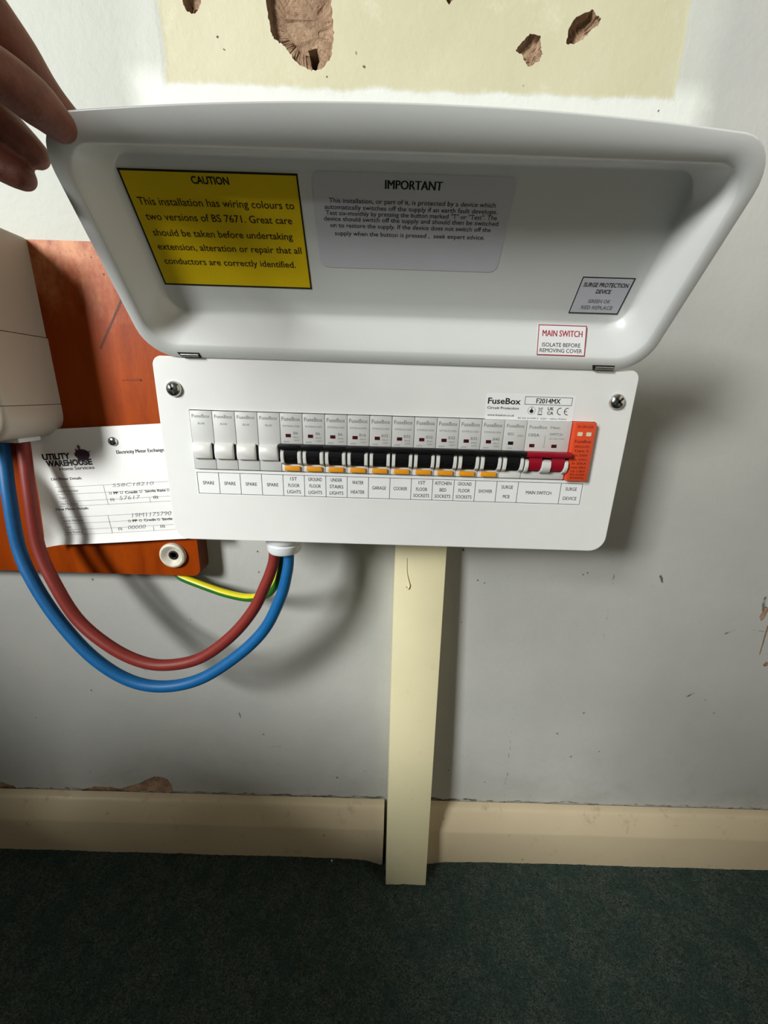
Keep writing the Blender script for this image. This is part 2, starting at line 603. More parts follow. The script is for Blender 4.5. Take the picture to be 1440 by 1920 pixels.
wm = MB()
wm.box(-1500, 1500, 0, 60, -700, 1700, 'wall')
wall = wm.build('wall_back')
wall.data.materials.append(M['plaster'])
cuts = [
    ([(-114, 340), (-112, 301), (-109, 282), (-105.8, 277), (-97, 273), (-93, 268), (-86.5, 261.7), (-76, 258.3), (-66.5, 259.5), (-59, 268), (-57, 283), (-59, 303), (-60, 340)], 8, 3, 8, .7, .9),
    ([(-80, 277), (-72.5, 278), (-69.5, 271), (-73, 262.5), (-77, 264)], 30, 4, 4, .4, .7),
    ([(-180, 330), (-178.9, 299), (-177, 294), (-172, 291.2), (-167, 293.5), (-164, 300), (-162, 330)], 8, 5, 6, .5, .85),
    ([(92.6, 275.5), (98, 281.4), (103, 286.5), (112, 285.7), (113, 279), (115.3, 274), (113.5, 270), (105.4, 265), (100, 269.5), (99, 273)], 5, 6, 5, .45, .85),
    ([(134, 280.5), (134, 289), (138, 296.6), (146, 300.5), (152, 302.5), (156.5, 298), (156, 293), (150, 287), (147, 284), (140, 281)], 8, 8, 5, .45, .88),
    ([(151, 296), (157, 299), (159.5, 297), (157.7, 292.5), (153, 291)], 2.5, 9, 5, .35, .85),
    ([(31, 330), (33, 305), (36, 302.5), (39.5, 306), (41, 330)], 6, 10, 2, .4, .8),
    ([(-560, -541), (-541, -545), (-522, -553), (-519, -560), (-523, -572), (-560, -572)], 2.5, 11, 7, .6, .95),
    ([(-430, -560), (-424, -556), (-407, -550), (-385, -549), (-372, -553), (-358, -548), (-340, -541), (-329, -534), (-318, -528), (-309, -527), (-299, -532), (-295, -542), (-294, -556), (-360, -556), (-385, -571), (-428, -571)], 2.2, 12, 6, .55, .96),
    ([(455, -244), (458, -229), (463, -232), (462, -245), (459, -250)], 4, 13, 2, .4, .8),
    ([(468.4, -256), (470.4, -256), (472.6, -297), (470.8, -298)], 4, 14, 3, .5, .8),
    ([(480, -311), (483, -307), (487, -309), (486, -314), (482, -315)], 9, 15, 1, .3, .8),
]
for c in cuts:
    cu = cutter(c[0], c[1], c[2], c[3], c[4], c[5])
    md = wall.modifiers.new('cut', 'BOOLEAN')
    md.operation = 'DIFFERENCE'
    md.solver = 'EXACT'
    md.object = cu
    bpy.context.view_layer.update()
    dg = bpy.context.evaluated_depsgraph_get()
    nm = bpy.data.meshes.new_from_object(wall.evaluated_get(dg))
    wall.modifiers.clear()
    wall.data = nm
    bpy.data.objects.remove(cu)
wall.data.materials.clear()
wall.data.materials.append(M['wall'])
wall.data.materials.append(M['plaster'])
for p in wall.data.polygons:
    c = p.center
    p.material_index = 1 if (.0002 < c.y < .055 and -1.45 < c.x < 1.45 and -.69 < c.z < 1.65) else 0
    p.use_smooth = False
tag(wall, kind='structure')
# unseen wall added on the right to bounce back daylight
M['beige'] = plain('beige painted wall', (196, 182, 164), .6)
rw = MB().box(1400, 1460, -2300, 0, -700, 1700, 'beige')
tag(rw.build('bounce_wall_right'), kind='structure')
# unseen low wall added to block daylight from the lower left
lw = MB().box(-1230, -1130, -2300, 0, -700, 305, 'wall')
tag(lw.build('shade_wall_left'), kind='structure')

# ---- carpeted floor
xs = [-1500, -1200, -900, -750] + [-660 + 1.6 * i for i in range(int(1320 / 1.6))] + [680, 780, 900, 1500]
ys = [0 - 1.6 * i for i in range(138)] + [-230, -260, -320, -420, -600, -1000, -1700, -2400]
vs = []
for y in ys:
    for x in xs:
        dip = 0.0
        if y > -60:
            fy = 1 - max(0, -y - 25) / 35
            if x < 42:
                dip = 11 * math.exp(-((x - 10) / 22.0) ** 2) * max(0, min(1, fy))
            else:
                dip = 7 * math.exp(-((x - 72) / 26.0) ** 2) * max(0, min(1, fy))
        h = 0.0
        if -670 < x < 670 and y > -226:
            h = 1.1 * noise.noise(Vector((x * .55, y * .55, 0))) + .9 * noise.noise(Vector((x * .12, y * .12, 3))) + 1.0 * noise.noise(Vector((x * .03, y * .03, 7)))
        vs.append((x, y, -645 + h - dip))
nx = len(xs)
fs = [(j * nx + i, (j + 1) * nx + i, (j + 1) * nx + i + 1, j * nx + i + 1) for j in range(len(ys) - 1) for i in range(nx - 1)]
fl = MB().add(vs, fs, 'carpet')
b0 = len(fl.v)
tag(fl.build('floor', angle=180), kind='structure')

# ---- skirting boards either side of the boxing
PROF = [(-1.4, -671), (-22.5, -671), (-23, -640), (-24, -587), (-23.2, -583.5), (-12.5, -561.5), (-10.6, -558.5), (-8.5, -557.2), (-1.4, -556.2)]
SP = [(y, z) for y, z in PROF]


def skirting(name, xs_):
    rings = []
    for x in xs_:
        w = .8 * noise.noise(Vector((x * .012, 0, 0)))
        rings.append([(x, y + (w if y < -3 else 0), z + .8 * noise.noise(Vector((x * .02, 5, 0))) if z > -600 else z) for y, z in SP])
    mb = MB().loft(rings, 'skirt', cap0=True, cap1=True, flip=True)
    return tag(mb.build(name, angle=30), kind='structure')


skirting('baseboard_left', [-1500, -1000] + [-700 + 20 * i for i in range(36)] + [9.5])
skirting('baseboard_right', [72.5] + [90 + 20 * i for i in range(36)] + [1397])

# ================================================================= CONSUMER UNIT
FY = -105.0                     # front face of the cover
U = thing('consumer_unit', (0, 0, -124), 'white metal consumer unit with its lid lifted, fixed on the wall above the cream boxing', 'fuse box')
UO = (0, 0, -124)


def xz(pts2, y):
    return [(x, y, z) for x, z in pts2]


# enclosure: open-fronted box
ob_ = rrect(-181, 184.5, -121, 22.5, 9)
ib_ = rrect(-179.5, 183, -119.5, 21, 8)
MB().loft([xz(ob_, -1), xz(ob_, -98), xz(ib_, -98), xz(ib_, -3)], 'enamel', cap0=True, cap1=True).build('enclosure', U, UO)
# cover plate with the breaker aperture
AX0, AX1, AZ0, AZ1 = -159.4, 159.9, -61.8, -14.6
co_ = rrect(-183.2, 186.6, -123.4, 24.2, (13, 13, 7, 7), 8)
ci_ = rrect(-182.5, 185.9, -122.7, 23.5, (12.3, 12.3, 6.3, 6.3), 8)
ap_ = rrect(AX0, AX1, AZ0, AZ1, .8, 2)
bm = bmesh.new()


def loop(pts):
    vv = [bm.verts.new(p) for p in pts]
    return [bm.edges.new((vv[i], vv[(i + 1) % len(vv)])) for i in range(len(vv))]


e = loop(xz(ci_, FY)) + loop(xz(ap_, FY))
bmesh.ops.triangle_fill(bm, edges=e, use_beauty=True, use_dissolve=False)
cv = MB().bm(bm, 'enamel')
for i in range(len(cv.f)):      # face outwards
    a, b_, c_ = [cv.v[k] for k in cv.f[i][:3]]
    if (b_ - a).cross(c_ - a).y > 0:
        cv.f[i].reverse()
cv.loft([xz(ci_, FY), xz(rrect(-183, 186.4, -123.2, 24, (12.8, 12.8, 6.8, 6.8), 8), FY + .25), xz(co_, FY + .9), xz(co_, FY + 22), xz(rrect(-182, 185.4, -122.2, 23, (12, 12, 6, 6), 8), FY + 22), xz(rrect(-182, 185.4, -122.2, 23, (12, 12, 6, 6), 8), FY + 2)], 'enamel', flip=True)
cv.loft([xz(ap_, FY), xz(ap_, FY + 1.4)], 'enamel')
cover = cv.build('front_cover', U, UO, 30)
# rail the breakers clip onto, on two standoffs
rl = MB().box(-164, 164, -61, -54, -55.5, -20.5, 'chrome', .6)
rl.box(-150, -138, -54, -3, -45, -31, 'chrome').box(138, 150, -54, -3, -45, -31, 'chrome')
rl.build('mounting_rail', U, UO)


def screw_mesh(mb, c, r, ax='y', mat='chrome', ang=.4, h=3.2, cross=True):
    rings = []
    for y, k in ((1.0, 1.0), (0, 1.0), (-h * .35, .97), (-h * .7, .82), (-h * .93, .5), (-h, .2)):
        rings.append([(c[0] + r * k * math.cos(2 * math.pi * i / 22), c[1] + y, c[2] + r * k * math.sin(2 * math.pi * i / 22)) for i in range(22)])
    mb.loft(rings, mat, cap0=True, cap1=True)
    if cross:
        for a in (ang, ang + math.pi / 2):
            dx, dz = math.cos(a), math.sin(a)
            L_, w = r * .62, r * .13
            pts = []
            for sx, sz in ((-1, -1), (1, -1), (1, 1), (-1, 1)):
                pts.append((c[0] + dx * L_ * sx - dz * w * sz, c[2] + dz * L_ * sx + dx * w * sz))
            mb.slab(pts, lambda x, z, hh: (x, c[1] - hh, z), h * .62, h * 1.02, 'steel_dark')


for (x, z, a) in ((-168.6, .4, .35), (172.9, 1.0, .8)):
    mb = MB()
    screw_mesh(mb, (x, FY, z), 6.0, ang=a, h=4.0)
    mb.build('cover_screw', cover, UO)


def CM(x, z, h):                # on the cover plate
    return (x, FY - h, z)


# maker's label
lb = MB().slab(rrect(72.3, 141.2, -15.0, 4.4, .8, 2), CM, 0, .12, 'label')
lb.text('FuseBox', 73.6, -3.2, 4.3, CM, .2, 'ink', w=25.5, align='L', bold=.022)
lb.text('Circuit Protection', 73.6, -7.1, 1.75, CM, .2, 'ink', w=24.5, align='L', bold=.015)
lb.text('www.fusebox.co.uk', 74.3, -12.4, 1.5, CM, .2, 'ink', w=21, align='L', bold=.008)
lb.frame(rrect(102, 138.8, -3.2, 3.0, .4, 2), rrect(102.5, 138.3, -2.7, 2.5, .3, 2), CM, .2, 'ink_grey')
lb.text('F2014MX', 120.3, -1.9, 3.6, CM, .2, 'ink', w=18.5, bold=.02)
# marks: pictogram in a ring, crossed bin, UKCA, CE
ring = [(108.2 + 3.0 * math.cos(i * math.pi / 10), -7.4 + 3.0 * math.sin(i * math.pi / 10)) for i in range(20)]
ring2 = [(108.2 + 2.7 * math.cos(i * math.pi / 10), -7.4 + 2.7 * math.sin(i * math.pi / 10)) for i in range(20)]
lb.frame(ring, ring2, CM, .2, 'ink_soft')
lb.flat([(108.2 + 1.5 * math.cos(i * math.pi / 8), -8.0 + 1.4 * math.sin(i * math.pi / 8)) for i in range(16)], CM, .2, 'ink')
lb.flat([(107.9, -6.8), (108.5, -6.8), (108.5, -5.2), (107.9, -5.2)], CM, .2, 'ink')
lb.flat([(113.3, -9.9), (116.7, -9.9), (116.7, -10.6), (113.3, -10.6)][::-1], CM, .2, 'ink')
for a, b_ in (((113.4, -4.8), (116.8, -9.2)), ((116.6, -4.8), (113.2, -9.2)), ((113.6, -5.6), (114.0, -9.0)), ((116.3, -5.6), (115.9, -9.0)), ((113.4, -5.5), (116.7, -5.5))):
    dx, dz = b_[0] - a[0], b_[1] - a[1]
    l_ = math.hypot(dx, dz)
    ox, oz = -dz / l_ * .16, dx / l_ * .16
    lb.flat([(a[0] + ox, a[1] + oz), (a[0] - ox, a[1] - oz), (b_[0] - ox, b_[1] - oz), (b_[0] + ox, b_[1] + oz)], CM, .2, 'ink_grey')
lb.text('UK', 123.0, -6.9, 2.3, CM, .2, 'ink', w=4.8, bold=.02)
lb.text('CA', 123.0, -10.2, 2.3, CM, .2, 'ink', w=4.8, bold=.02)


def arc(mb, cx, cy, r, w, a0, a1, mat):
    n = 14
    p = [(cx + r * math.cos(math.radians(a0 + (a1 - a0) * i / n)), cy + r * math.sin(math.radians(a0 + (a1 - a0) * i / n))) for i in range(n + 1)]
    q = [(cx + (r - w) * math.cos(math.radians(a0 + (a1 - a0) * i / n)), cy + (r - w) * math.sin(math.radians(a0 + (a1 - a0) * i / n))) for i in range(n + 1)]
    mb.add([CM(x, y, .2) for x, y in p + q], [(i, i + 1, n + 2 + i, n + 1 + i) for i in range(n)], mat)


arc(lb, 130.8, -7.5, 2.8, .55, 80, 280, 'ink')
arc(lb, 136.3, -7.5, 2.8, .55, 80, 280, 'ink')
lb.flat([(133.7, -7.75), (135.9, -7.75), (135.9, -7.25), (133.7, -7.25)], CM, .2, 'ink')
lb.text('BS EN 61439-3  230V ~50Hz IP2XC', 98.5, -14.0, 1.15, CM, .2, 'ink', w=38, align='L')
tag(lb.build('maker_label', cover, UO), 'white label printed with FuseBox and F2014MX')

# circuit label strip
CW = 316.6 / 18
st = MB()


def SM(x, z, h):
    return (x, FY - h, -82.0 + z)


st.slab([(-159.5, -1.4), (159.8, -1.4), (159.8, 19.3), (-159.5, 19.3)], SM, 0, .12, 'label')
names = [['SPARE'], ['SPARE'], ['SPARE'], ['SPARE'], ['1ST', 'FLOOR', 'LIGHTS'], ['GROUND', 'FLOOR', 'LIGHTS'], ['UNDER', 'STAIRS', 'LIGHTS'],
         ['WATER', 'HEATER'], ['GARAGE'], ['COOKER'], ['1ST', 'FLOOR', 'SOCKETS'], ['KITCHEN', 'BED', 'SOCKETS'], ['GROUND', 'FLOOR', 'SOCKETS'],
         ['SHOWER'], ['SURGE', 'MCB'], ['MAIN SWITCH'], None, ['SURGE', 'DEVICE']]
SX0 = -158.3


def hline(mb, mp, x0, x1, y, w, mat, h=.2):
    mb.flat([(x0, y - w / 2), (x1, y - w / 2), (x1, y + w / 2), (x0, y + w / 2)], mp, h, mat)


def vline(mb, mp, x, y0, y1, w, mat, h=.2):
    mb.flat([(x - w / 2, y0), (x + w / 2, y0), (x + w / 2, y1), (x - w / 2, y1)], mp, h, mat)


hline(st, SM, SX0 - .2, SX0 + 316.8, 0, .38, 'ink')
hline(st, SM, SX0 - .2, SX0 + 316.8, 17.7, .38, 'ink')
for i in range(19):
    if i != 16:
        vline(st, SM, SX0 + CW * i, 0, 17.7, .38, 'ink')
for i, ls in enumerate(names):
    if not ls:
        continue
    cx = SX0 + CW * (i + (1.0 if i == 15 else .5))
    rows = {1: [7.6], 2: [11.6, 3.6], 3: [13.2, 7.6, 2.2]}[len(ls)]
    for s_, y in zip(ls, rows):
        st.text(s_, cx, y, 2.75, SM, .2, 'ink', w=len(s_) * 1.93 - .3, bold=.006)
tag(st.build('circuit_label_strip', cover, UO), 'white strip of printed circuit names under the breakers')

# bottom gland the tails come through
GX, GY = -96.0, -80.0
gl = MB()
prof = [(15.5, -120), (17.4, -123.5), (17.4, -129), (16.6, -131), (15.2, -131.6), (15.2, -133), (16.0, -134), (15.6, -139.5), (14.2, -141.8), (11.0, -142.3), (10.4, -138)]
gl.loft([[(GX + r * math.cos(2 * math.pi * i / 32), GY + r * math.sin(2 * math.pi * i / 32), z) for i in range(32)] for r, z in prof], 'nylon', cap0=True, cap1=True, flip=True)
gl.build('cable_gland', U, UO)

# ---- lid
PH = math.radians(142)
LV = Vector((0, -math.sin(PH), -math.cos(PH)))
LW = Vector((0, -math.cos(PH), math.sin(PH)))
LO = Vector((0, -106.0, 22.7))


def LP(u, v, w):
    return Vector((u, 0, 0)) + LO + LV * v + LW * w


def lid_ring(u0, u1, v0, v1, r, w, bulge, n=8):
    pts = rrect(u0, u1, v0, v1, r, n)
    # subdivide the long edges so the free edge can bow
    out = []
    for i, a in enumerate(pts):
        b_ = pts[(i + 1) % len(pts)]
        out.append(a)
        if i % (n + 1) == n:
            for k in range(1, 24):
                out.append((a[0] + (b_[0] - a[0]) * k / 24, a[1] + (b_[1] - a[1]) * k / 24))
    res = []
    uc, hw = (u0 + u1) / 2, (u1 - u0) / 2
    for x, y in out:
        f = max(0, (y - v0) / (v1 - v0))
        res.append((x, y + bulge * (1 - ((x - uc) / hw) ** 2) * f ** 3, w))
    return res


prof = [  # u0 u1 v0 v1 r w bulge
    (-158, 161, 27, 112, 20, 22.0, 2), (-164, 167, 20.5, 117, 22, 21.0, 3), (-170, 173, 15, 121, 23, 16.5, 5),
    (-178, 181, 7, 127, 23, 7.0, 7), (-181.6, 184.4, 3, 129.2, 22, 3.0, 7.5), (-183.2, 186.0, 1.0, 130.0, 22, 1.2, 8),
    (-183.2, 186.0, .8, 130.0, 22, .4, 8), (-182.4, 185.2, 1.6, 129.4, 21.4, 0, 8), (-178.4, 181.2, 6.0, 124.8, 19.0, .1, 5),
    (-175.6, 178.4, 9.6, 120.6, 17.4, .5, .6), (-174.6, 177.4, 10.8, 119.8, 17.0, 1.5, .3), (-172.4, 175.2, 13.2, 118.6, 17.4, 4.5, .1), (-167.6, 170.4, 18.6, 117.2, 18.4, 12.0, 0),
    (-164.6, 167.4, 22.4, 115.8, 18.6, 16.6, 0), (-163, 165.6, 24.6, 114.0, 14, 19.0, 0), (-161, 163.6, 27.2, 111.8, 9, 20.0, 0), (-152, 155, 36, 103, 7, 20.0, 0)]
ld = MB().loft([[LP(*p) for p in lid_ring(*r)] for r in prof], 'lid', cap0=True, cap1=True, flip=True)
lid = ld.build('lid', U, UO, 60)


def LM(x, y, h):                # on the inside floor of the lid
    return LP(x, y, 20.0 - h)


def sticker(name, mp, outline, inner, face, border, texts, label):
    mb = MB().slab(outline, mp, 0, .15, face)
    if border:
        mb.frame(outline, inner, mp, .22, border)
    for t_ in texts:
        s_, x, y, cap, mat = t_[:5]
        mb.text(s_, x, y, cap, mp, .24, mat, **(t_[5] if len(t_) > 5 else {}))
    return tag(mb.build(name, lid, UO), label)


def rc(x0, x1, y0, y1):
    return [(x0, y0), (x1, y0), (x1, y1), (x0, y1)]


sticker('caution_sticker', LM, rc(-160, -58.6, 43.6, 106), rc(-159, -59.6, 44.6, 105), 'yellow', 'ink',
        [('CAUTION', -109.2, 100.0, 3.3, 'ink', dict(w=21.5, bold=.03))] +
        [(s_, a, y, 3.7, 'ink_caution', dict(w=b_ - a, align='L', bold=.008)) for s_, a, b_, y in (
            ('This installation has wiring colours to', -155.5, -63, 89.2), ('two versions of BS 7671. Great care', -154.5, -65.6, 81.6),
            ('should be taken before undertaking', -154, -66.7, 73.2), ('extension, alteration or repair that all', -154.5, -62.4, 65.4),
            ('conductors are correctly identified.', -154, -67.5, 57.0))], 'yellow caution sticker about wiring colours')
sticker('important_sticker', LM, rrect(-51, 65.2, 58, 107.3, 5, 5), None, 'label_grey', None,
        [('IMPORTANT', 7, 100.4, 4.0, 'ink', dict(w=32.5, bold=.03))] +
        [(s_, (a + b_) / 2, y, 2.25, 'ink', dict(w=b_ - a, bold=.004)) for s_, a, b_, y in (
            ('This installation, or part of it, is protected by a device which', -42, 55.7, 93.2),
            ('automatically switches off the supply if an earth fault develops.', -45, 57.4, 90.0),
            ('Test six-monthly by pressing the button marked "T" or "Test". The', -44.5, 58.0, 87.0),
            ('device should switch off the supply and should then be switched', -46, 59.5, 84.1),
            ('on to restore the supply. If the device does not switch off the', -42.5, 55.8, 80.8),
            ('supply when the button is pressed ,  seek expert advice.', -40, 52.9, 76.6))], 'pale rounded sticker headed IMPORTANT')
sticker('surge_sticker', LM, rc(123, 158.2, 32.8, 57.3), rc(123.7, 157.5, 33.5, 56.6), 'label_grey', 'ink',
        [('SURGE PROTECTION', 140.8, 51.0, 2.6, 'ink', dict(w=30, bold=.015)), ('DEVICE', 141, 46.8, 2.5, 'ink', dict(w=10, bold=.015)),
         ('GREEN OK', 141.2, 40.4, 2.3, 'ink_grey', dict(w=15.5, bold=.01)), ('RED REPLACE', 141.4, 36.0, 2.4, 'ink_grey', dict(w=22, bold=.01))],
        'small black-bordered surge protection sticker')
_a = LP(0, 10.2, .9)
_b = LP(0, 24, 16.8)
_e = (_b - _a).normalized()
_n = Vector((1, 0, 0)).cross(_e)


def HM(x, y, h):                # on the sloping wall next to the hinge
    return Vector((x, 0, 0)) + _a + _e * (y - 1.0) + _n * (h + .35)


sticker('main_switch_sticker', HM, rc(104, 139.2, 1.8, 23.2), rc(104.6, 138.6, 2.4, 22.6), 'label', 'ink_red',
        [('MAIN SWITCH', 121.8, 15.2, 4.2, 'ink_red', dict(w=29, bold=.015)), ('ISOLATE BEFORE', 121.5, 7.9, 2.7, 'ink', dict(w=28, bold=.004)),
         ('REMOVING COVER', 121.5, 3.9, 2.7, 'ink', dict(w=31, bold=.004))], 'white sticker with red border reading MAIN SWITCH')
for x0, x1 in ((-160, -145.5), (148.6, 163.4)):
    hp = MB()
    c0 = LP(0, 2.6, -.3)
    hp.tube([(x0 + 1.2, c0.y - .6, c0.z + .3), (x1, c0.y - .6, c0.z + .3)], 1.15, 'chrome', 12, smooth=False)
    c1 = LP(0, 3.2, .0)
    hp.slab([(x0 - 1.2, 5.4), (x0 + .8, 1.2), (x1 + 1.2, 1.2), (x1 + .6, 5.4)], lambda x, y, h: LP(x, y - .4, -h), 0, .18, 'dark_gap')  # flat dark patch standing in for the shade inside the hinge notch
    hp.build('hinge_pin', lid, UO)

# ================================================================= BREAKERS
MY = -107.2                     # breaker fronts
MX0, MP = -158.3, 17.6
BZ = -61.2                      # bottom of a breaker


def FM(x, z, h):
    return (x, MY - h, z)


def shell(w, mat, z0=-61.0, z1=-15.2, y=MY, yb=-61.5):
    return MB().box(-w / 2, w / 2, y, yb, z0, z1, mat, .45, 2)


def org(i, w=1):
    return (MX0 + MP * (i + w / 2.0), MY, BZ)


LO_ = (0, MY, BZ)               # local origin of the shared breaker meshes
G = {}
# shared meshes -----------------------------------------------------------
b = MB().box(-8.62, 8.62, MY, -61.5, -40.4, -15.2, 'plastic_grey', .4)
b.box(-8.62, 8.62, MY + .2, -61.5, -61.0, -54.8, 'plastic_white', .4)
b.box(-8.62, 8.62, MY + 5, -61.5, -56, -39, 'plastic_white')
for s_ in (-1, 1):              # raised cheeks either side of the lever
    x0, x1 = (5.35, 8.0) if s_ > 0 else (-8.0, -5.35)
    rg = []
    for (y, z) in ((MY + 2, -43.2), (MY - 4.0, -43.4), (MY - 5.8, -44.8), (MY - 6.2, -48.5), (MY - 5.0, -53), (MY - 2.5, -55.0), (MY + 2, -55.6)):
        rg.append((y, z))
    b.loft([[(x0, y, z) for y, z in rg], [(x0 + .3, y - .3 if -55 < z < -44 else y, z) for y, z in rg], [(x1 - .3, y - .3 if -55 < z < -44 else y, z) for y, z in rg], [(x1, y, z) for y, z in rg]], 'plastic_white', cap0=True, cap1=True)
G['body'] = b.mesh('body', LO_)


def lever(xa, xb, dxa, dxb, mat):
    """wide bar xa..xb with drums (dxa, dxb lists) below it"""
    t_ = MB()
    bar = [(MY + 2, -38.6), (MY - 7.0, -38.2), (MY - 8.2, -38.8), (MY - 8.4, -41.0), (MY - 7.6, -42.2), (MY - 5.4, -42.8), (MY + 2, -43.2)]
    t_.loft([[(xa, y, z) for y, z in bar], [(xa + .3, y - .1, z) for y, z in bar], [(xb - .3, y - .1, z) for y, z in bar], [(xb, y, z) for y, z in bar]], mat, cap0=True, cap1=True)
    dr = [(MY + 2, -42.4), (MY - 5.4, -42.6), (MY - 5.8, -46.5), (MY - 4.9, -51.0), (MY - 2.8, -53.8), (MY + 2, -54.6)]
    for a, c_ in zip(dxa, dxb):
        t_.loft([[(a, y, z) for y, z in dr], [(c_, y, z) for y, z in dr]], mat, cap0=True, cap1=True)
    return t_


t_ = lever(-8.75, 8.75, [-5.2], [5.2], 'plastic_black')
t_.text('I-ON', 0, -50.3, 1.3, lambda x, z, h: (x, MY - 6.0 - h, z), 0.3, 'steel_dark', w=4.5)
G['toggle'] = t_.mesh('toggle', LO_)
G['test_button'] = MB().box(-6.1, 6.1, MY - 1.9, MY + 1, -60.1, -56.4, 'orange_button', .4).mesh('test_button', LO_)
G['indicator'] = MB().slab(rc(-4.6, -.5, -33.6, -31.0), FM, 0, .12, 'indicator').mesh('indicator', LO_)
G['indicator_black'] = MB().slab(rc(-4.6, -.5, -34.2, -31.6), FM, 0, .12, 'indicator_black').mesh('indicator', LO_)


def face_print(rating, code=True, curr=True):
    p = MB()
    p.text('FuseBox', 0, -20.8, 2.9, FM, .08, 'ink_soft', w=14.6, bold=.016)
    if code:
        p.text('RTMA%s1030' % rating.replace('B', ''), 0, -25.6, 1.5, FM, .08, 'ink_soft', w=13.0)
    p.text(rating, 3.4, -31.2, 2.1, FM, .08, 'ink_grey', w=1.7 * len(rating), bold=.01)
    p.text('30mA', 3.6, -34.0, 1.2, FM, .08, 'ink_soft', w=4.6)
    p.text('230V', 4.0, -36.4, 1.1, FM, .08, 'ink_soft', w=4.4)
    p.text('6000', -4.2, -37.6, 1.1, FM, .08, 'ink_soft', w=4.6)
    return p.mesh('face_print', LO_)


ratings = {4: 'B6', 5: 'B6', 6: 'B6', 7: 'B16', 8: 'B32', 9: 'B32', 10: 'B32', 11: 'B32', 12: 'B32', 13: 'B40'}
for r_ in set(ratings.values()):
    G['print_' + r_] = face_print(r_)
for i in range(4, 14):
    nm = ' '.join(names[i])
    o = thing('circuit_breaker', org(i), 'white breaker with black toggle and amber test button above the %s label' % nm, 'circuit breaker', 'breakers with amber test buttons')
    for k, g in (('body', 'body'), ('toggle', 'toggle'), ('test_button', 'test_button'), ('indicator', 'indicator'), ('face_print', 'print_' + ratings[i])):
        link(k, G[g], o)
# the surge breaker has no test button
o = thing('circuit_breaker', org(14), 'white breaker with black toggle and no amber button above the SURGE MCB label', 'circuit breaker')
link('body', G['body'], o)
link('toggle', G['toggle'], o)
link('indicator', G['indicator_black'], o)
p = MB().text('FuseBox', 0, -20.6, 2.5, FM, .08, 'ink_soft', w=14.0, bold=.012)
p.text('B32', -3.2, -26.6, 1.9, FM, .08, 'ink_grey', w=4.6, bold=.01).text('6000', 4.4, -27.6, 1.4, FM, .08, 'ink_soft', w=4.6).text('230V', -2.8, -37.4, 1.1, FM, .08, 'ink_soft', w=4.4)
link('face_print', p.mesh('face_print', LO_), o)
# blanking modules
b = MB().box(-8.62, 8.62, MY, -61.5, -61.0, -15.2, 'plastic_grey', .4)
G['blank'] = b.mesh('body', LO_)
b = MB()
wd = [(MY + .5, -39.4), (MY - 1.8, -40.2), (MY - 3.6, -42.4), (MY - 4.2, -47.4), (MY - 3.8, -50.8), (MY - 2.8, -52.0), (MY + .5, -52.2)]
b.loft([[(x, MY + (y - MY) * k, z) for y, z in wd] for x, k in ((-8.3, .0), (-8.1, .8), (-7.3, 1.0), (5.4, 1.0), (6.3, .85), (6.5, .0))], 'plastic_white', cap0=True, cap1=True)
G['blank_block'] = b.mesh('raised_block', LO_)
b = MB().slab(rc(6.6, 8.3, -53.0, -40.4), FM, -.2, .12, 'dark_gap')  # flat dark strip drawn as the shade of a side gap
G['blank_slit'] = b.mesh('side_slit', LO_)
p = MB().text('FuseBox', 0, -20.4, 2.5, FM, .08, 'ink_soft', w=14.0, bold=.012).text('BLNK', 0, -25.6, 1.5, FM, .08, 'ink_soft', w=5.5)
G['blank_print'] = p.mesh('face_print', LO_)
where = ('leftmost of the four plain blanks', 'second from the left of the four plain blanks',
         'third from the left of the four plain blanks', 'plain blank standing beside the first black toggle')
for i in range(4):
    o = thing('blanking_module', org(i), 'blanking module without toggle, %s' % where[i], 'blank', 'blanking modules')
    for k, g in (('body', 'blank'), ('raised_block', 'blank_block'), ('side_slit', 'blank_slit'), ('face_print', 'blank_print')):
        link(k, G[g], o)
# main switch, two modules wide
o = thing('main_switch', org(15, 2), 'double width main switch with one wide crimson lever above the MAIN SWITCH label', 'switch')
b = MB().box(-17.4, 17.3, MY, -61.5, -40.8, -15.2, 'plastic_grey', .4).box(-17.4, 17.3, MY + .2, -61.5, -61.0, -54.8, 'plastic_grey', .4).box(-17.4, 17.3, MY + 5, -61.5, -56, -39, 'plastic_white')
ck = [(MY + 2, -44.6), (MY - 3.2, -44.9), (MY - 5.6, -46.2), (MY - 6.1, -49.6), (MY - 5.0, -53.4), (MY - 2.5, -55.6), (MY + 2, -56.0)]
for x0, x1 in ((-17.0, -14.3), (-3.9, 3.4), (14.0, 16.9)):
    b.loft([[(x0, y, z) for y, z in ck], [(x0 + .4, y - .35 if -55 < z < -45 else y, z) for y, z in ck], [(x1 - .4, y - .35 if -55 < z < -45 else y, z) for y, z in ck], [(x1, y, z) for y, z in ck]], 'plastic_white', cap0=True, cap1=True)
link('body', b.mesh('body', LO_), o)
link('toggle', lever(-17.4, 17.4, [-14.0, 3.7], [-4.2, 13.7], 'red_plastic').mesh('toggle', LO_), o)['label'] = 'crimson lever bar'
for dx in (-8.6, 9.0):
    q = MB().slab(rc(dx - 5.4, dx - 1.3, -35.6, -33.0), FM, 0, .12, 'indicator')
    link('indicator', q.mesh('indicator', LO_), o)
p = MB().text('FuseBox', -8.6, -21, 2.4, FM, .08, 'ink_soft', w=14, bold=.012).text('100A', -11.2, -27.2, 2.4, FM, .08, 'ink_grey', w=8.6, bold=.012)
p.text('Main', 4.6, -20.8, 1.8, FM, .08, 'ink_grey', w=7.4, bold=.01).text('SWITCH', 6.0, -26.0, 1.9, FM, .08, 'ink_grey', w=10.2, bold=.01)
p.text('AC-22A 230V', 7, -29.0, 1.1, FM, .08, 'ink_soft', w=12)
vline(p, FM, -2.4, -34.5, -26, .25, 'ink_grey', .08)
